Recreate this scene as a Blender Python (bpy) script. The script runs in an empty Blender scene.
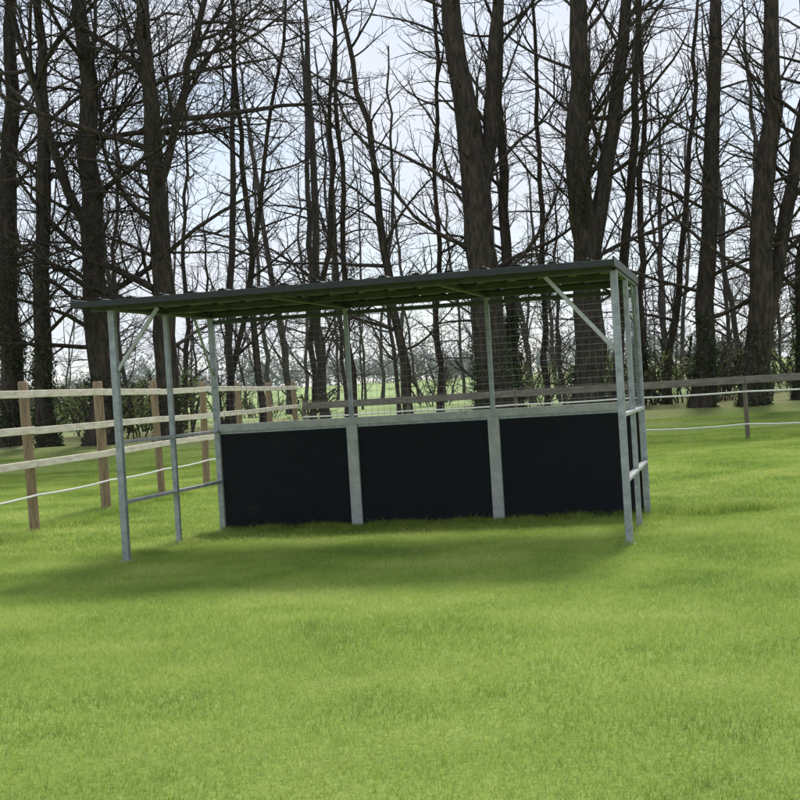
import bpy, math, random, numpy as np, time
from mathutils import Matrix, Vector
T0=time.time()
S=bpy.context.scene
COL=S.collection
# ------------------------------------------------------------------ helpers
def new_mat(name):
    m=bpy.data.materials.new(name); m.use_nodes=True
    nt=m.node_tree; b=nt.nodes['Principled BSDF']; return m,nt,b
def N(nt,t,**kw):
    n=nt.nodes.new(t)
    for k,v in kw.items(): setattr(n,k,v)
    return n
def ramp(nt,stops):
    r=nt.nodes.new('ShaderNodeValToRGB'); e=r.color_ramp.elements
    while len(e)<len(stops): e.new(.5)
    for el,(p,c) in zip(e,stops): el.position=p; el.color=(*c,1)
    return r
def noisy(name,stops,scale=5,stretch=(1,1,1),rough=.7,metal=0,bump=0,detail=6,spec=.5,world=False,rough_var=0,dist=.02):
    m,nt,b=new_mat(name); L=nt.links.new
    if world:
        g=N(nt,'ShaderNodeNewGeometry'); src=g.outputs['Position']
    else:
        g=N(nt,'ShaderNodeTexCoord'); src=g.outputs['Object']
    mp=N(nt,'ShaderNodeMapping'); mp.inputs['Scale'].default_value=stretch; L(src,mp.inputs[0])
    n=N(nt,'ShaderNodeTexNoise'); n.inputs['Scale'].default_value=scale; n.inputs['Detail'].default_value=detail; n.inputs['Roughness'].default_value=.65
    L(mp.outputs[0],n.inputs['Vector'])
    r=ramp(nt,stops); L(n.outputs['Fac'],r.inputs[0]); L(r.outputs[0],b.inputs['Base Color'])
    b.inputs['Roughness'].default_value=rough; b.inputs['Metallic'].default_value=metal
    b.inputs['Specular IOR Level'].default_value=spec
    if rough_var:
        mr=N(nt,'ShaderNodeMapRange'); mr.inputs['To Min'].default_value=rough-rough_var; mr.inputs['To Max'].default_value=rough+rough_var
        L(n.outputs['Fac'],mr.inputs[0]); L(mr.outputs[0],b.inputs['Roughness'])
    if bump:
        bp=N(nt,'ShaderNodeBump'); bp.inputs['Strength'].default_value=bump; bp.inputs['Distance'].default_value=dist
        L(n.outputs['Fac'],bp.inputs['Height']); L(bp.outputs[0],b.inputs['Normal'])
    return m
def mesh_quads(name,V,F,mat,smooth=False,attr=None):
    V=np.asarray(V,dtype=np.float32); F=np.asarray(F,dtype=np.int32)
    me=bpy.data.meshes.new(name)
    me.vertices.add(len(V)); me.vertices.foreach_set('co',V.ravel())
    me.loops.add(F.size); me.loops.foreach_set('vertex_index',F.ravel())
    me.polygons.add(len(F)); me.polygons.foreach_set('loop_start',np.arange(len(F),dtype=np.int32)*4)
    if smooth: me.polygons.foreach_set('use_smooth',np.ones(len(F),dtype=bool))
    if attr is not None:
        a=me.attributes.new('rnd','FLOAT','POINT'); a.data.foreach_set('value',np.asarray(attr,dtype=np.float32))
    me.update(calc_edges=True); me.materials.append(mat)
    return me
def leaf_quads(name,c,smin,smax,mat,rng):
    n=len(c)
    a=rng.normal(size=(n,3)); a/=np.linalg.norm(a,axis=1,keepdims=True); b=rng.normal(size=(n,3)); b-=a*(a*b).sum(1,keepdims=True); b/=np.linalg.norm(b,axis=1,keepdims=True)
    s=rng.uniform(smin,smax,(n,1))
    LV=np.stack([c-a*s,c+b*s*.6,c+a*s,c-b*s*.6],1).reshape(-1,3)
    return mesh_quads(name,LV,np.arange(n*4).reshape(-1,4),mat,attr=np.repeat(rng.random(n),4))
def add_obj(name,me,parent=None,loc=(0,0,0),rot=(0,0,0),scale=(1,1,1)):
    o=bpy.data.objects.new(name,me); COL.objects.link(o)
    o.location=loc; o.rotation_euler=rot; o.scale=scale
    if parent is not None: o.parent=parent
    return o
def box(name,p0,p1,wx,wy,mat,parent=None,bev=.003,up=None):
    """rectangular bar from p0 to p1 with section wx * wy"""
    p0=Vector(p0);p1=Vector(p1); d=p1-p0; L=d.length; z=d.normalized()
    if up is None: up=Vector((0,1,0)) if abs(z.y)<.9 else Vector((0,0,1))
    else: up=Vector(up)
    x=up.cross(z).normalized(); y=z.cross(x)
    import bmesh
    bm=bmesh.new(); bmesh.ops.create_cube(bm,size=1)
    for v in bm.verts: v.co=Vector((v.co.x*wx,v.co.y*wy,v.co.z*L))
    if bev: bmesh.ops.bevel(bm,geom=bm.edges[:],offset=bev,segments=1,affect='EDGES')
    M=Matrix((x,y,z)).transposed()
    for v in bm.verts: v.co=M@v.co+(p0+p1)/2
    me=bpy.data.meshes.new(name); bm.to_mesh(me); bm.free(); me.materials.append(mat)
    return add_obj(name,me,parent)
def tube(V,F,pts,rad,sides,base):
    pts=np.asarray(pts,float); rad=np.asarray(rad,float)
    t=np.gradient(pts,axis=0); t/=np.linalg.norm(t,axis=1,keepdims=True)+1e-9
    m=t.mean(0); ref=np.array([1.,0,0]) if abs(m[0])<.7 else np.array([0,1.,0])
    a=np.cross(t,ref); a/=np.linalg.norm(a,axis=1,keepdims=True)+1e-9
    b=np.cross(t,a); an=np.arange(sides)*2*np.pi/sides
    ring=pts[:,None,:]+rad[:,None,None]*(np.cos(an)[None,:,None]*a[:,None,:]+np.sin(an)[None,:,None]*b[:,None,:])
    V.append(ring.reshape(-1,3)); n=len(pts)
    i=np.arange(n-1)[:,None]*sides; j=np.arange(sides)[None,:]; k=(j+1)%sides
    F.append(np.stack([i+j,i+k,i+sides+k,i+sides+j],-1).reshape(-1,4)+base)
    return base+n*sides
# ------------------------------------------------------------------ materials
GALV=noisy('galvanised_steel',[(.3,(.22,.245,.27)),(.55,(.36,.39,.42)),(.75,(.48,.51,.54))],scale=14,rough=.48,metal=.5,bump=.05,rough_var=.12)
GALV_L=noisy('galvanised_rail',[(.3,(.34,.35,.35)),(.55,(.46,.47,.47)),(.75,(.57,.58,.58))],scale=9,rough=.5,metal=.3,bump=.05)
PURL=noisy('roof_frame_steel',[(.3,(.06,.068,.072)),(.7,(.11,.12,.125))],scale=9,rough=.5,metal=.4)
WIRE=noisy('galvanised_wire',[(.3,(.10,.11,.12)),(.7,(.18,.19,.20))],scale=9,rough=.6,metal=.3)
BOARD=noisy('dark_board',[(.3,(.003,.005,.009)),(.6,(.006,.009,.016)),(.8,(.024,.023,.022))],scale=3,stretch=(1,1,1.6),rough=.6,bump=.08,rough_var=.12,spec=.22)
ROOF=noisy('roof_sheet_green',[(.3,(.016,.020,.022)),(.6,(.023,.029,.030)),(.8,(.04,.045,.046))],scale=4,stretch=(1,.3,1),rough=.5,metal=.1,bump=.03)
SCREW=noisy('roof_screw_cap',[(.3,(.06,.065,.06)),(.7,(.11,.11,.11))],scale=20,rough=.5)
POSTW=noisy('fence_post_wood',[(.3,(.15,.105,.065)),(.5,(.27,.19,.12)),(.75,(.38,.28,.18))],scale=9,stretch=(3,3,.35),rough=.85,bump=.3)
POSTG=noisy('weathered_post_wood',[(.3,(.08,.065,.05)),(.5,(.14,.115,.09)),(.75,(.22,.19,.15))],scale=9,stretch=(3,3,.35),rough=.85,bump=.3)
RAILW=noisy('fence_rail_wood',[(.25,(.40,.35,.28)),(.5,(.64,.58,.49)),(.75,(.77,.72,.64))],scale=7,stretch=(.5,.5,3),rough=.85,bump=.25,world=True)
RAILG=noisy('weathered_rail_wood',[(.25,(.10,.085,.075)),(.5,(.18,.155,.14)),(.75,(.28,.25,.23))],scale=6,stretch=(.5,.5,3),rough=.85,bump=.25,world=True)
TAPE=noisy('electric_tape',[(.3,(.7,.7,.68)),(.7,(.82,.82,.8))],scale=6,rough=.6)
BARK=noisy('bark',[(.25,(.020,.017,.016)),(.48,(.052,.043,.037)),(.72,(.12,.096,.074))],scale=3.2,stretch=(2.6,2.6,.8),rough=.92,bump=1,world=True,spec=.15,detail=9,dist=.06)
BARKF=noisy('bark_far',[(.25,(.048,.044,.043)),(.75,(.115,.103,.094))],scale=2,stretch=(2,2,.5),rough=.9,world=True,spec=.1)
def leafmat(name,c0,c1,c2,tr=.45,patch=.35,spec=.3,rough=.55):
    m,nt,b=new_mat(name); L=nt.links.new
    a=N(nt,'ShaderNodeAttribute',attribute_name='rnd')
    g=N(nt,'ShaderNodeNewGeometry')
    n=N(nt,'ShaderNodeTexNoise'); n.inputs['Scale'].default_value=patch; n.inputs['Detail'].default_value=6; n.inputs['Roughness'].default_value=.66; L(g.outputs['Position'],n.inputs['Vector'])
    mx=N(nt,'ShaderNodeMath',operation='MULTIPLY_ADD'); mx.inputs[1].default_value=.35; L(a.outputs['Fac'],mx.inputs[0])
    ms=N(nt,'ShaderNodeMapRange'); ms.inputs['From Min'].default_value=.36; ms.inputs['From Max'].default_value=.64; ms.inputs['To Max'].default_value=.65
    L(n.outputs['Fac'],ms.inputs[0]); L(ms.outputs[0],mx.inputs[2])
    r=ramp(nt,[(.0,c0),(.5,c1),(1,c2)]); L(mx.outputs[0],r.inputs[0])
    b.inputs['Roughness'].default_value=rough; b.inputs['Specular IOR Level'].default_value=spec
    L(r.outputs[0],b.inputs['Base Color'])
    t=N(nt,'ShaderNodeBsdfTranslucent'); L(r.outputs[0],t.inputs[0])
    x=N(nt,'ShaderNodeMixShader'); x.inputs[0].default_value=tr
    out=nt.nodes['Material Output']; L(b.outputs[0],x.inputs[1]); L(t.outputs[0],x.inputs[2]); L(x.outputs[0],out.inputs[0])
    return m
GRASS=leafmat('grass_blades',(.14,.245,.04),(.34,.45,.09),(.56,.61,.20),tr=.5,patch=.6,spec=.35,rough=.5)
BUSHL=leafmat('bush_leaves',(.05,.065,.025),(.10,.125,.045),(.20,.24,.08),tr=.45,patch=.8)
BUDL=leafmat('spring_leaves',(.12,.17,.05),(.20,.27,.08),(.30,.38,.12),tr=.5,patch=.8)
IVY=leafmat('ivy_leaves',(.02,.035,.012),(.04,.065,.022),(.08,.11,.04),tr=.25,patch=1.2,spec=.5,rough=.35)
DRY=leafmat('leaf_litter',(.12,.09,.055),(.20,.16,.10),(.28,.24,.16),tr=.2,patch=.8)
FARTREE=leafmat('distant_foliage_hazed',(.20,.22,.24),(.26,.28,.29),(.32,.33,.33),tr=.3,patch=.05)  # aerial haze painted into the leaf colour as a pale blue-grey
# ------------------------------------------------------------------ terrain
def zg(x,y):
    """terrain height: flat paddock, low bank under the trees, gentle rise beyond"""
    return np.interp(y,[36.5,44,60,110,260,420,2000],[0,.5,.75,1.5,3.6,4.5,4.5])
ys=np.concatenate([np.linspace(-60,0,7),np.linspace(2,36,18),np.linspace(37,46,19),np.linspace(48,70,12),np.linspace(80,260,19),np.array([300,360,420,600,1000,2000])])
xs=np.concatenate([np.array([-2000,-1000,-500,-250,-150]),np.linspace(-100,100,81),np.array([150,250,500,1000,2000])])
rng=np.random.default_rng(3)
X,Y=np.meshgrid(xs,ys); Z=zg(X,Y)+np.where((Y>37)&(Y<75)&(abs(X)<=100),rng.normal(0,.06,X.shape),0)
V=np.stack([X,Y,Z],-1).reshape(-1,3); nx=len(xs); ny=len(ys)
i=np.arange(ny-1)[:,None]*nx; j=np.arange(nx-1)[None,:]
F=np.stack([i+j,i+j+1,i+j+1+nx,i+j+nx],-1).reshape(-1,4)
m,nt,b=new_mat('ground'); L=nt.links.new
g=N(nt,'ShaderNodeNewGeometry'); sp=N(nt,'ShaderNodeSeparateXYZ'); L(g.outputs['Position'],sp.inputs[0])
n1=N(nt,'ShaderNodeTexNoise'); n1.inputs['Scale'].default_value=.35; n1.inputs['Detail'].default_value=4; L(g.outputs['Position'],n1.inputs['Vector'])
n2=N(nt,'ShaderNodeTexNoise'); n2.inputs['Scale'].default_value=25; n2.inputs['Detail'].default_value=5; L(g.outputs['Position'],n2.inputs['Vector'])
ad=N(nt,'ShaderNodeMath',operation='ADD'); L(n1.outputs[0],ad.inputs[0]); L(n2.outputs[0],ad.inputs[1])
hf=N(nt,'ShaderNodeMath',operation='MULTIPLY'); hf.inputs[1].default_value=.5; L(ad.outputs[0],hf.inputs[0])
rg=ramp(nt,[(.3,(.11,.18,.035)),(.5,(.20,.28,.06)),(.7,(.30,.38,.10))]); L(hf.outputs[0],rg.inputs[0])
rl=ramp(nt,[(.38,(.11,.10,.06)),(.47,(.18,.175,.09)),(.55,(.23,.26,.10)),(.65,(.33,.30,.20))]); L(hf.outputs[0],rl.inputs[0])
rf=ramp(nt,[(.3,(.25,.34,.14)),(.7,(.35,.44,.20))]); L(n1.outputs[0],rf.inputs[0])
yw=N(nt,'ShaderNodeMath',operation='MULTIPLY_ADD'); yw.inputs[1].default_value=12; L(n1.outputs[0],yw.inputs[0]); L(sp.outputs[1],yw.inputs[2])
m1=N(nt,'ShaderNodeMapRange'); m1.inputs['From Min'].default_value=44; m1.inputs['From Max'].default_value=52; L(yw.outputs[0],m1.inputs[0])
m2=N(nt,'ShaderNodeMapRange'); m2.inputs['From Min'].default_value=60; m2.inputs['From Max'].default_value=70; L(yw.outputs[0],m2.inputs[0])
x1=N(nt,'ShaderNodeMix',data_type='RGBA'); L(m1.outputs[0],x1.inputs[0]); L(rg.outputs[0],x1.inputs[6]); L(rl.outputs[0],x1.inputs[7])
x2=N(nt,'ShaderNodeMix',data_type='RGBA'); L(m2.outputs[0],x2.inputs[0]); L(x1.outputs[2],x2.inputs[6]); L(rf.outputs[0],x2.inputs[7])
L(x2.outputs[2],b.inputs['Base Color']); b.inputs['Roughness'].default_value=.95; b.inputs['Specular IOR Level'].default_value=.1
bp=N(nt,'ShaderNodeBump'); bp.inputs['Strength'].default_value=.6; bp.inputs['Distance'].default_value=.03; L(n2.outputs[0],bp.inputs['Height']); L(bp.outputs[0],b.inputs['Normal'])
add_obj('ground',mesh_quads('ground',V,F,m,True))
# ------------------------------------------------------------------ shelter
W,D=5.2243,2.8624; H1=2.67; H2=2.69; HW=1.283; PSI=-.2353
sh=bpy.data.objects.new('horse_field_shelter',None); COL.objects.link(sh)
sh.location=(-2.9589,14.7305,0); sh.rotation_euler=(0,0,PSI)
P=.07
def hr(v): return H1+(H2-H1)*v/D
for u,tag in ((0,'l'),(W,'r')):
    for k,v in enumerate((0,D/2,D)):
        s=P if k!=1 else .055
        box(f'post_{tag}{k}',(u,v,-.25),(u,v,hr(v)-.03),s,s,GALV,sh)
        box(f'foot_{tag}{k}',(u,v,-.02),(u,v,.012),.14,.14,GALV,sh)
    for z,nm in ((HW-.035,'side_rail_top'),(.62,'side_rail_low')):
        box(nm,(u,P/2,z),(u,D/2-.0275,z),.07,.035,GALV_L,sh,up=(0,0,1))
        box(nm,(u,D/2+.0275,z),(u,D-P/2,z),.07,.035,GALV_L,sh,up=(0,0,1))
for k in (1,2):
    u=W*k/3
    box(f'rear_channel_{k}',(u,D-.015,-.2),(u,D-.015,HW-.035),.135,.06,GALV_L,sh)
    box(f'rear_post_{k}',(u,D,HW+.04),(u,D,H2-.03),.05,.05,GALV,sh)
box('rear_rail_top',(P/2,D,HW),(W-P/2,D,HW),.07,.09,GALV_L,sh,up=(0,0,1))
box('rear_rail_roof',(P/2,D,H2-.09),(W-P/2,D,H2-.09),.04,.05,PURL,sh,up=(0,0,1))
box('rear_rail_bottom',(P/2,D+.035,.06),(W-P/2,D+.035,.06),.04,.05,GALV,sh,up=(0,0,1))
for k in range(3):
    a=W*k/3+(.04 if k==0 else .07); c=W*(k+1)/3-(.04 if k==2 else .07)
    box(f'rear_board_{k+1}',((a+c)/2,D,-.04),((a+c)/2,D,HW-.037),c-a,.02,BOARD,sh,bev=.002)
    box(f'board_trim_{k+1}',(a,D-.012,HW-.058),(c,D-.012,HW-.058),.015,.035,GALV,sh,bev=.001,up=(0,0,1))
V=[];F=[];base=0;rr=.0017
for k in range(3):
    a=W*k/3+.03; c=W*(k+1)/3-.03; z0=HW+.04; z1=H2-.12
    n=int((c-a)/.075)
    for q in range(n+1):
        x=a+(c-a)*q/n; base=tube(V,F,[(x,D-.002,z0),(x+.002,D-.002,(z0+z1)/2),(x,D-.002,z1)],[rr]*3,4,base)
    n=int((z1-z0)/.075)
    for q in range(n+1):
        z=z0+(z1-z0)*q/n; base=tube(V,F,[(a,D+.004,z),((a+c)/2,D+.004,z-.002),(c,D+.004,z)],[rr]*3,4,base)
u=W; a=D/2+.03; c=D-.04; z0=HW+.01; z1=H2-.10; n=int((c-a)/.075)
for q in range(n+1):
    y=a+(c-a)*q/n; base=tube(V,F,[(u,y,z0),(u,y,z1)],[rr]*2,4,base)
n=int((z1-z0)/.075)
for q in range(n+1):
    z=z0+(z1-z0)*q/n; base=tube(V,F,[(u+.006,a,z),(u+.006,c,z)],[rr]*2,4,base)
add_obj('wire_mesh',mesh_quads('wire_mesh',np.concatenate(V),np.concatenate(F),WIRE),sh)
XL=-.26;XR=W+.02
for v,nm in ((0,'front_beam'),(D,'rear_beam')):
    box(nm,(XL+.03,v,hr(v)),(XR-.03,v,hr(v)),.05,.07,PURL,sh,up=(0,0,1))
box('mid_purlin',(XL+.03,D/2,hr(D/2)+.005),(XR-.03,D/2,hr(D/2)+.005),.05,.06,PURL,sh,up=(0,0,1))
for u in (0,W/3,2*W/3,W):
    box('rafter',(u,.04,hr(.04)-.015),(u,D-.04,hr(D-.04)-.015),.04,.045,PURL,sh,up=(1,0,0))
box('brace_l',(.03,-.0,HW+.72),(.52,-.0,H1-.04),.04,.028,GALV_L,sh,up=(0,1,0))
box('brace_r',(W-.03,0,HW+.60),(W-.66,0,H1-.04),.04,.028,GALV_L,sh,up=(0,1,0))
for u in (0,W):
    box('brace_side',(u,D-.04,1.95),(u,D-.55,hr(D)-.05),.03,.025,GALV,sh,up=(1,0,0))
prof=[];per=.333;x0=XL;x1=XR;x=x0;OH=.33
while x<x1-.01:
    for dx,z in ((0,0),(.225,0),(.25,.032),(.308,.032)): 
        if x+dx<=x1: prof.append((x+dx,z))
    x+=per
prof.append((x1,0))
vs=np.linspace(-OH,D+.12,7)
V=[];t=.004
def zr(v): return hr(v)+.038
for lay in (0,1):
    for v in vs:
        for (u,z) in prof: V.append((u,v,zr(v)+z+(t if lay else 0)))
n=len(prof); F=[]; m_=len(vs)
for lay in (0,1):
    o=lay*n*m_
    for a in range(m_-1):
        for c in range(n-1):
            q=[o+a*n+c,o+a*n+c+1,o+(a+1)*n+c+1,o+(a+1)*n+c]; F.append(q if lay else q[::-1])
for c in range(n-1):
    F.append([c,c+1,n*m_+c+1,n*m_+c]); o=(m_-1)*n; F.append([o+c+1,o+c,n*m_+o+c,n*m_+o+c+1])
add_obj('roof_sheet',mesh_quads('roof_sheet',V,F,ROOF),sh)
box('front_fascia',(x0-.01,-OH-.015,zr(-OH)-.016),(x1+.01,-OH-.015,zr(-OH)-.016),.065,.02,ROOF,sh,up=(0,1,0))
box('rear_fascia',(x0-.01,D+.135,zr(D)-.012),(x1+.01,D+.135,zr(D)-.012),.065,.02,ROOF,sh,up=(0,1,0))
for u in (x0-.012,x1+.012):
    box('end_fascia',(u,-OH-.02,zr(-OH)),(u,D+.14,zr(D+.13)),.018,.09,ROOF,sh,up=(0,0,1))
V=[];F=[];base=0
x=x0+.28
while x<x1:
    for v in (-OH+.03,D/2,D+.05):
        base=tube(V,F,[(x,v,zr(v)+.03),(x,v,zr(v)+.044),(x,v,zr(v)+.050)],[.015,.013,.001],8,base)
    x+=per
add_obj('roof_screws',mesh_quads('roof_screws',np.concatenate(V),np.concatenate(F),SCREW),sh)
# ------------------------------------------------------------------ fences
def fence(name,p0,p1,nint,hpost,rails,postmat,pr=.06,rseed=0):
    R=random.Random(rseed)
    e=bpy.data.objects.new(name,None); COL.objects.link(e); e.location=(p0[0],p0[1],0)
    d=(Vector(p1)-Vector(p0)); 
    V=[];F=[];base=0
    px=[]
    for k in range(nint+1):
        c=d*(k/nint); h=hpost+R.uniform(-.04,.04); lx=R.uniform(-.02,.02); px.append(c)
        r=pr*R.uniform(.9,1.1)
        zz=[-.3,0,.3,.8,1.3,h-.03,h,h+.002]; rr=[r*1.04,r*1.03,r*1.01,r,r*.985,r*.97,r*.85,.001]
        base=tube(V,F,[(c.x+lx*z,c.y+lx*.5*z,z) for z in zz],rr,10,base)
    add_obj('posts',mesh_quads(name+'_posts',np.concatenate(V),np.concatenate(F),postmat,True),e)
    nrm=Vector((d.y,-d.x)).normalized()
    if nrm.y>0: nrm=-nrm
    for (z,w,th,mat,sag,kind) in rails:
        off=nrm*(pr+th/2-.004)
        if kind=='board':
            zs=[z+R.uniform(-.015,.015) for _ in range(nint+1)]
            for k in range(nint):
                a=px[k]+off; b_=px[k+1]+off; g_=d.normalized()*.004
                box('rail',(a.x+g_.x,a.y+g_.y,zs[k]+R.uniform(-.008,.008)),(b_.x-g_.x,b_.y-g_.y,zs[k+1]+R.uniform(-.008,.008)),th,w,mat,e,bev=.006,up=(0,0,1))
        else:
            V=[];F=[];base=0
            pts=[]
            for k in range(nint):
                for s in np.linspace(0,1,5)[:-1]:
                    c=px[k].lerp(px[k+1],s)+off; pts.append((c.x,c.y,z-sag*4*s*(1-s)))
            c=px[-1]+off; pts.append((c.x,c.y,z)); pts=np.array(pts)
            base=tube(V,F,pts,[1]*len(pts),6,0)
            vv=np.concatenate(V); ctr=np.repeat(pts,6,0); dl=vv-ctr
            dl[:,2]*=w/2; dl[:,:2]*=th/2
            add_obj('tape',mesh_quads(name+'_tape',ctr+dl,np.concatenate(F),mat,True),e)
    return e
c0=Vector((-5.03,19.0)); c1=Vector((-2.65,35.5)); st=(c1-c0)/6
B='board';Tt='tape'
fence('post_and_rail_fence',c0-st*4,c1,10,2.03,[(1.87,.10,.035,RAILW,0,B),(1.38,.10,.035,RAILW,0,B),(.94,.10,.035,RAILW,0,B),(.51,.03,.012,TAPE,.02,Tt)],POSTW,.07,1)
e1=c1+Vector((.972,-.233))*30
fence('back_paddock_fence',c1+Vector((.2,-.05)),e1,11,1.48,[(1.38,.17,.04,RAILG,0,B),(1.12,.04,.012,TAPE,.02,Tt),(.36,.035,.012,TAPE,.04,Tt)],POSTG,.05,2)
# ------------------------------------------------------------------ trees
UP=np.array([0,0,1.])
def perp(d,rng):
    v=rng.normal(size=3); v-=d*(v@d); return v/np.linalg.norm(v)
def grow(st,V,F,p,d,L,r,lev,rng,cfg,pth=None):
    sides=(12,6,4,3,3)[lev]; nseg=(16,9,6,4,3)[lev]
    wob=cfg['wob'][lev]; upk=cfg['up'][lev]
    pts=[p.copy()]; step=L/nseg; d=d.copy(); dirs=[d.copy()]
    if pth is None:
        bend=perp(d,rng)*wob*.6
        for i in range(nseg):
            if rng.random()<.35: bend=perp(d,rng)*wob*.8
            d=d+bend+rng.normal(0,wob*.4,3)+UP*upk; d/=np.linalg.norm(d)
            pts.append(pts[-1]+d*step); dirs.append(d.copy())
    else:
        pts=[q for q in pth]; dirs=list(np.gradient(np.array(pth),axis=0)); dirs=[q/np.linalg.norm(q) for q in dirs]; nseg=len(pts)-1
    tt=np.linspace(0,1,nseg+1)
    tip=max(r*.10,.005) if lev else max(.03,r*.12)
    rad=r*(1-tt)**(.75 if lev else .7)*(1)+tip*tt; rad=np.maximum(rad,cfg.get('rmin',.0055))
    if lev==0:
        rad*=1+rng.normal(0,.035,len(rad)); rad[0]*=1.35
    st['b']=tube(V,F,pts,rad,sides,st['b'])
    if lev>=cfg['max']: return
    nch=int(cfg['n'][lev]*L+rng.random())
    t0=cfg['t0'][lev]
    for c in range(nch):
        t=t0+(1-t0)*((c+rng.random())/nch)
        t=min(t,.985); f=t*nseg; i=min(int(f),nseg-1); w=f-i
        q=pts[i]*(1-w)+pts[i+1]*w; dd=dirs[min(i+1,nseg)]
        ang=math.radians(rng.uniform(*cfg['ang'][lev]))
        s=perp(dd,rng)
        nd=dd*math.cos(ang)+s*math.sin(ang); nd/=np.linalg.norm(nd)
        rr=np.interp(t,tt,rad)
        if lev==0: l=cfg['l0']*rng.uniform(.45,1.2)*(1-.62*t)
        else: l=L*rng.uniform(.28,.62)*(1.05-.55*t)
        if l<.25: continue
        cr=min(rr*.7,.0095*l+.004)
        if lev==0: cr=min(rr*.6,.0125*l+.010)
        grow(st,V,F,q,nd,l,cr,lev+1,rng,cfg)
CFG=dict(max=4,wob=(.05,.13,.18,.22,.3),up=(.02,.035,.03,.02,0),n=(1.5,2.1,2.8,2.8,0),t0=(.14,.12,.12,.1,0),ang=((35,85),(30,62),(30,65),(30,65),(0,0)),l0=6.5)
def stem(name,base,top,H,r,seed,l0=6.5,n0=1.5,t0=.14,maxl=4,wig=.35,mat=BARK,parent=None,extra=(),rmin=.0055,ivy=0):
    rng=np.random.default_rng(seed); V=[];F=[];st={'b':0}
    cfg=dict(CFG); cfg['l0']=l0; cfg['n']=(n0,)+CFG['n'][1:]; cfg['t0']=(t0,)+CFG['t0'][1:]; cfg['max']=maxl; cfg['rmin']=rmin
    def mk(b,tp,H,r,z0,w=1):
        k=17; s=np.linspace(0,1,k); wx=np.cumsum(rng.normal(0,1,k)); wx=(wx-wx[0]-(wx[-1]-wx[0])*s)
        wy=np.cumsum(rng.normal(0,1,k)); wy=(wy-wy[0]-(wy[-1]-wy[0])*s)
        pth=np.stack([b[0]+(tp[0]-b[0])*s**(1 if w==1 else .8)+wx*wig*.18*w, b[1]+(tp[1]-b[1])*s+wy*wig*.18*w, z0+(H-z0)*s],-1)
        grow(st,V,F,pth[0],UP,H-z0,r,0,rng,cfg,[q for q in pth])
        return pth
    p=mk((0,0),(top[0],top[1]),H,r,-.2)
    for (zf,dx,ty,hh,rr) in extra:      # forks, dx relative to the main stem top
        k=int(zf/H*16); mk((p[k][0],p[k][1]),(top[0]+dx,ty),hh,rr,p[k][2]-.1,.6)
    me=mesh_quads(name,np.concatenate(V),np.concatenate(F),mat,True)
    x,y=base
    o=add_obj(name,me,parent,(x,y,float(zg(x,y))))
    if ivy:
        ri=np.random.default_rng(seed+7); n=int(900*ivy)
        z=ivy*ri.random(n)**1.5; a=ri.uniform(0,6.28,n)
        keep=(np.sin(a*2+z*1.3+seed)+np.sin(z*2.7+seed*2)+ri.normal(0,.5,n))>-.6; z=z[keep];a=a[keep]
        cx=np.interp(z,p[:,2],p[:,0]); cy=np.interp(z,p[:,2],p[:,1]); q=r*(1-z/H)**.7*1.02+ri.random(len(z))**2*.16+.02
        add_obj('ivy',leaf_quads('ivy',np.stack([cx+np.cos(a)*q,cy+np.sin(a)*q,z],-1),.03,.065,IVY,ri),o)
    return o
FOC=1406.
def X_(az,Y): return (az-400)/FOC*Y
heroes=[(12,27,0,46,6.5,1.5,()),(48,21,34,45,5.5,1.3,()),(98,32,74,44,8.5,1.6,((7,-3.0,.5,17,.16),)),(168,27,154,44,9.5,1.6,((9,2.4,0,18,.14),)),
(262,9,236,47,4,1.4,()),(408,12,344,46,5,1.5,()),(494,40,456,44,6,1.3,((7.6,2.3,.3,19,.27),)),(518,16,492,46,5,1.3,()),
(588,35,578,44,7,1.4,((5.2,2.5,.2,19,.29),)),(700,23,712,45,5,1.3,()),(752,29,768,44,6,1.4,((3.4,2.0,.3,18,.25),)),(806,26,800,46,6,1.4,()),
(640,10,628,47,3.5,1.4,()),(310,8,318,48,3.5,1.5,()),(222,7,262,48,4,1.4,()),(668,9,690,48,4,1.4,()),(438,7,430,47,3.5,1.4,()),(545,8,530,48,4,1.4,()),(352,8,330,48,4,1.4,()),(610,14,632,46,4,1.4,())]
IV={0:7,1:3.2,2:2.2,3:1.5,6:2.6,8:1.6,9:3.0,10:2.4,11:4.0,7:3.5,12:2.5}
for k,(pb,w,pt,Yd,l0,n0,ex) in enumerate(heroes):
    H=18.5; sc=FOC/Yd; x=X_(pb,Yd); r=w/sc/2*1.02
    frac=12.6/H
    lean=((pt-pb)+24)/sc/frac
    stem('bare_tree',(x,Yd),(lean,random.Random(k).uniform(-1,1)),H if w>12 else 16,r*(.92 if w>20 else .8),100+k,l0,n0,.16,4 if w>9 else 3,.42 if w>12 else .5,extra=ex,ivy=IV.get(k,0))
print('heroes',time.time()-T0)
wood=bpy.data.objects.new('distant_woodland',None); COL.objects.link(wood)
vari=[]
for k in range(6):
    rng=np.random.default_rng(500+k)
    o=stem('woodland_tree',(0,0),(rng.uniform(-1.5,1.5),rng.uniform(-1,1)),17,.09+.016*k,600+k,3.6,1.9,.10,3,.5,BARKF,wood,rmin=.008)
    o.location=(-34+k*3,60,.7); vari.append(o.data)
rng=np.random.default_rng(11)
for k in range(60):
    y=51+rng.random()**1.2*45; x=rng.uniform(-.5,.5)*y*1.1
    s=rng.uniform(.7,1.1)
    add_obj('woodland_tree',vari[k%6],wood,(x,y,float(zg(x,y))),(rng.normal(0,.03),rng.normal(0,.03),rng.uniform(0,6.28)),(s,s,s*rng.uniform(.9,1.1)))
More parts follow.
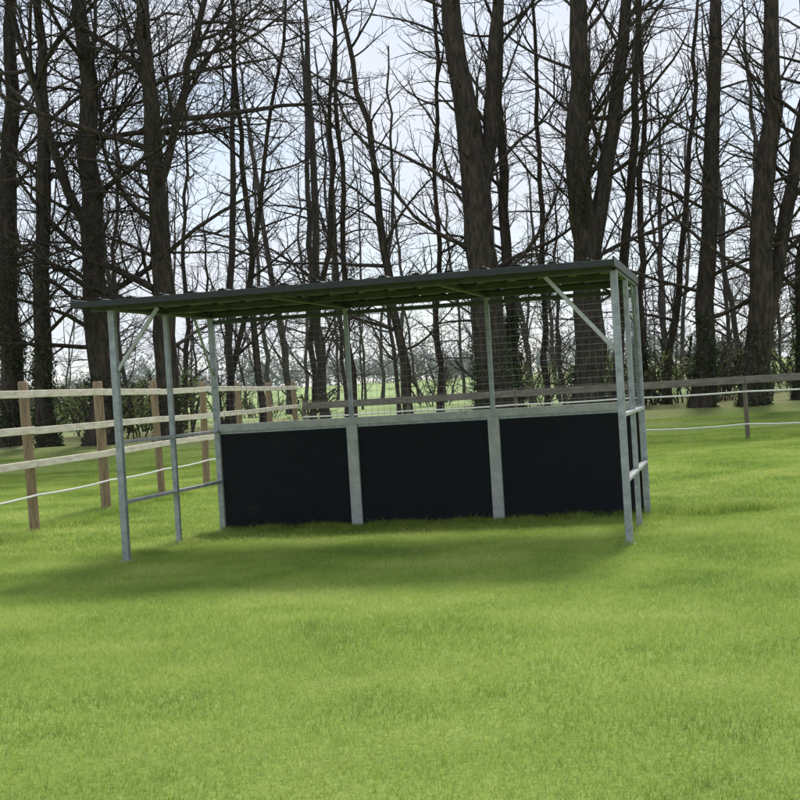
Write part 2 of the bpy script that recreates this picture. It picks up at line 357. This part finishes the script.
for k in range(60):    # saplings
    y=48+rng.random()*40; x=rng.uniform(-.42,.42)*y
    s=rng.uniform(.22,.5)
    add_obj('sapling',vari[k%6],wood,(x,y,float(zg(x,y))),(rng.normal(0,.08),rng.normal(0,.08),rng.uniform(0,6.28)),(s*1.1,s*1.1,s))
print('wood',time.time()-T0)
# ------------------------------------------------------------------ understorey shrubs
def shrub(name,seed,h,w,leaves,lm):
    rng=np.random.default_rng(seed); V=[];F=[];st={'b':0}
    cfg=dict(max=3,wob=(.1,.18,.2,.25,.3),up=(.02,.02,.02,0,0),n=(4,3.5,4,0,0),t0=(.15,.15,.1,.1,0),ang=((20,55),(30,60),(30,65),(30,65),(0,0)),l0=h*.55)
    for k in range(9):
        a=rng.uniform(0,6.28); d=np.array([math.cos(a)*rng.uniform(.1,.6),math.sin(a)*rng.uniform(.1,.6),1]); d/=np.linalg.norm(d)
        grow(st,V,F,np.array([rng.uniform(-w,w)*.4,rng.uniform(-w,w)*.3,-.1]),d,h*rng.uniform(.6,1),.02,0,rng,cfg)
    VV=np.concatenate(V); FF=np.concatenate(F)
    me=mesh_quads(name,VV,FF,BARKF)
    idx=rng.integers(0,len(VV),leaves); c=VV[idx]+rng.normal(0,.07,(leaves,3)); c[:,2]=np.abs(c[:,2])
    return me,leaf_quads(name+'_leaves',c,.018,.045,lm,rng)
us=bpy.data.objects.new('hedgerow_shrubs',None); COL.objects.link(us)
SV=[shrub('shrub',40+k,2.2,1.6,(900,1600,500,1500,1800)[k],(BUSHL,BUSHL,DRY,BUDL,BUDL)[k]) for k in range(5)]
rng=np.random.default_rng(21)
for k in range(150):
    y=rng.uniform(46,75); x=rng.uniform(-.40,.40)*y
    pxx=x/y*FOC+400
    dens=np.interp(pxx,[0,120,260,300,430,560,640,800],[.8,.6,.35,.2,.2,.4,.75,.8])
    if rng.random()>dens: continue
    s=rng.uniform(.5,1.25)
    me,ml=SV[rng.integers(0,5)]
    a=rng.uniform(0,6.28); z=float(zg(x,y))
    o=add_obj('shrub_stems',me,us,(x,y,z),(0,0,a),(s*1.2,s*1.2,s)); add_obj('shrub_leaves',ml,us,(x,y,z),(0,0,a),(s*1.2,s*1.2,s))
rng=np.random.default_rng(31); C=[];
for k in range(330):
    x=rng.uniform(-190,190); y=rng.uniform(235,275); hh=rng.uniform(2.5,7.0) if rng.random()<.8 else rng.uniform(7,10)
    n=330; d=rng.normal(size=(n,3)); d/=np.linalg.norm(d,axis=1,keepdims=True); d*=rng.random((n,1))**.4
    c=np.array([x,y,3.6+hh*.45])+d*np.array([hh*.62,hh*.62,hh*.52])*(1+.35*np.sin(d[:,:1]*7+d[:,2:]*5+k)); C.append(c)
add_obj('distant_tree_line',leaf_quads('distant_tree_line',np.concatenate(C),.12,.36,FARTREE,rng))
# ------------------------------------------------------------------ grass
def patch(seed,nb,hmin,hmax,wid,size=2.0,mat=GRASS):
    rng=np.random.default_rng(seed)
    p=rng.uniform(-size/2,size/2,(nb,2)); h=rng.uniform(hmin,hmax,nb)*(1+.5*(rng.random(nb)<.08))
    a=rng.uniform(0,6.28,nb); w=wid*rng.uniform(.6,1.3,nb); ca,sa=np.cos(a),np.sin(a)
    la=rng.uniform(0,6.28,nb); lm=rng.uniform(.3,1.3,nb)*h; lx,ly=np.cos(la)*lm,np.sin(la)*lm
    z=np.zeros(nb)
    def vv(side,ws,f,zf): return np.stack([p[:,0]+side*ca*w*ws+lx*f,p[:,1]+side*sa*w*ws+ly*f,z+h*zf],-1)
    Vv=np.stack([vv(-1,.5,0,-.05),vv(1,.5,0,-.05),vv(1,.4,.35,.6),vv(-1,.4,.35,.6),vv(1,.04,1,.92),vv(-1,.04,1,.92)],1).reshape(-1,3)
    b=np.arange(nb)[:,None]*6
    F=np.concatenate([b+np.array([[0,1,2,3]]),b+np.array([[3,2,4,5]])],0)
    return mesh_quads('grass_patch',Vv,F,mat,attr=np.repeat(rng.random(nb),6))
gr=bpy.data.objects.new('grass',None); COL.objects.link(gr)
near=[patch(k,17000,.018,.045,.003) for k in range(4)]
far=[patch(10+k,6000,.025,.05,.007) for k in range(3)]
rng=np.random.default_rng(5); cnt=0
for iy in range(0,21):
    yc=1+iy*2
    if yc<3 : continue
    hw=yc*.32+3.5
    for ix in range(int(-hw//2),int(hw//2)+2):
        me=near[rng.integers(0,4)] if yc<16 else far[rng.integers(0,3)]
        z=float(zg(0,yc)); add_obj('grass_patch',me,gr,(ix*2,yc,z),(0,0,rng.integers(0,4)*math.pi/2),(1,1,rng.uniform(.95,1.05))); cnt+=1
tuft=[patch(30+k,420,.06,.14,.005,.5) for k in range(3)]
def tufts(p0,p1,n,spread,smin=.6,smax=1.2):
    for k in range(n):
        t=rng.random(); x=p0[0]+(p1[0]-p0[0])*t+rng.normal(0,spread); y=p0[1]+(p1[1]-p0[1])*t+rng.normal(0,spread)
        s=rng.uniform(smin,smax); add_obj('grass_tuft',tuft[rng.integers(0,3)],gr,(x,y,0),(0,0,rng.uniform(0,6.28)),(s,s,s))
def LW(u,v):
    c,s=math.cos(PSI),math.sin(PSI); return (-2.9589+u*c-v*s,14.7305+u*s+v*c)
tufts(LW(0,D),LW(W,D),40,.10,.4,.8)
tufts(c0-st,c1,80,.15); tufts(c1,e1,110,.3)
tufts(LW(W,D),LW(W+1.5,D+.2),14,.12,.6,1.1); tufts(LW(0,0),LW(0,D),8,.08,.4,.7); tufts(LW(W,0),LW(W,D),8,.08,.4,.7)
for k in range(60):   # a few rougher tussocks scattered over the paddock
    y=rng.uniform(17,34); x=rng.uniform(-.33,.33)*y; s=rng.uniform(.35,.75)
    add_obj('grass_tuft',tuft[rng.integers(0,3)],gr,(x,y,0),(0,0,rng.uniform(0,6.28)),(s*1.6,s*1.6,s))
print('grass',cnt,time.time()-T0)
# ------------------------------------------------------------------ light
EL=math.radians(50); AZ=math.radians(18)   # sun ahead of the camera, right of +Y, veiled by thin cloud
sd=Vector((math.sin(AZ)*math.cos(EL),math.cos(AZ)*math.cos(EL),math.sin(EL)))
sl=bpy.data.lights.new('sun','SUN'); sl.energy=3.7; sl.angle=math.radians(13); sl.color=(1,.96,.88)
so=bpy.data.objects.new('sun',sl); COL.objects.link(so); so.rotation_euler=sd.to_track_quat('Z','Y').to_euler(); so.location=(10,30,30)
w=bpy.data.worlds.new('World'); S.world=w; w.use_nodes=True; nt=w.node_tree; L=nt.links.new
bg=nt.nodes['Background']; sky=N(nt,'ShaderNodeTexSky',sky_type='NISHITA'); sky.sun_disc=False; sky.sun_elevation=EL; sky.sun_rotation=AZ; sky.dust_density=.4; sky.ozone_density=2
tc=N(nt,'ShaderNodeTexCoord'); mp=N(nt,'ShaderNodeMapping'); mp.inputs['Scale'].default_value=(1,1,2.6); L(tc.outputs['Generated'],mp.inputs[0])
n=N(nt,'ShaderNodeTexNoise'); n.inputs['Scale'].default_value=4.2; n.inputs['Detail'].default_value=8; n.inputs['Roughness'].default_value=.58; L(mp.outputs[0],n.inputs['Vector'])
r=ramp(nt,[(.38,(0,0,0)),(.58,(1,1,1))]); L(n.outputs[0],r.inputs[0])
mx=N(nt,'ShaderNodeMix',data_type='RGBA'); mf=N(nt,'ShaderNodeMath',operation='MULTIPLY_ADD'); mf.inputs[1].default_value=.4; mf.inputs[2].default_value=.58
L(r.outputs[0],mf.inputs[0]); L(mf.outputs[0],mx.inputs[0]); L(sky.outputs[0],mx.inputs[6]); mx.inputs[7].default_value=(5.75,6.05,6.6,1)
L(mx.outputs[2],bg.inputs[0]); bg.inputs[1].default_value=.15
# ------------------------------------------------------------------ camera
p,rl,f=.0057,.061,1406.2
fw=Vector((0,math.cos(p),-math.sin(p)));u0=Vector((0,math.sin(p),math.cos(p)));r0=Vector((1,0,0))
up=math.cos(rl)*u0+math.sin(rl)*r0; ri=math.cos(rl)*r0-math.sin(rl)*u0
cd=bpy.data.cameras.new('camera'); cam=bpy.data.objects.new('camera',cd); COL.objects.link(cam)
M=Matrix((ri,up,-fw)).transposed().to_4x4(); M.translation=Vector((0,0,1.6)); cam.matrix_world=M
cd.sensor_width=36; cd.lens=f/800*36; cd.clip_end=5000; cd.clip_start=.05
S.camera=cam
S.view_settings.view_transform='Standard'; S.view_settings.look='None'; S.view_settings.exposure=0; S.view_settings.gamma=1
print('done',time.time()-T0)
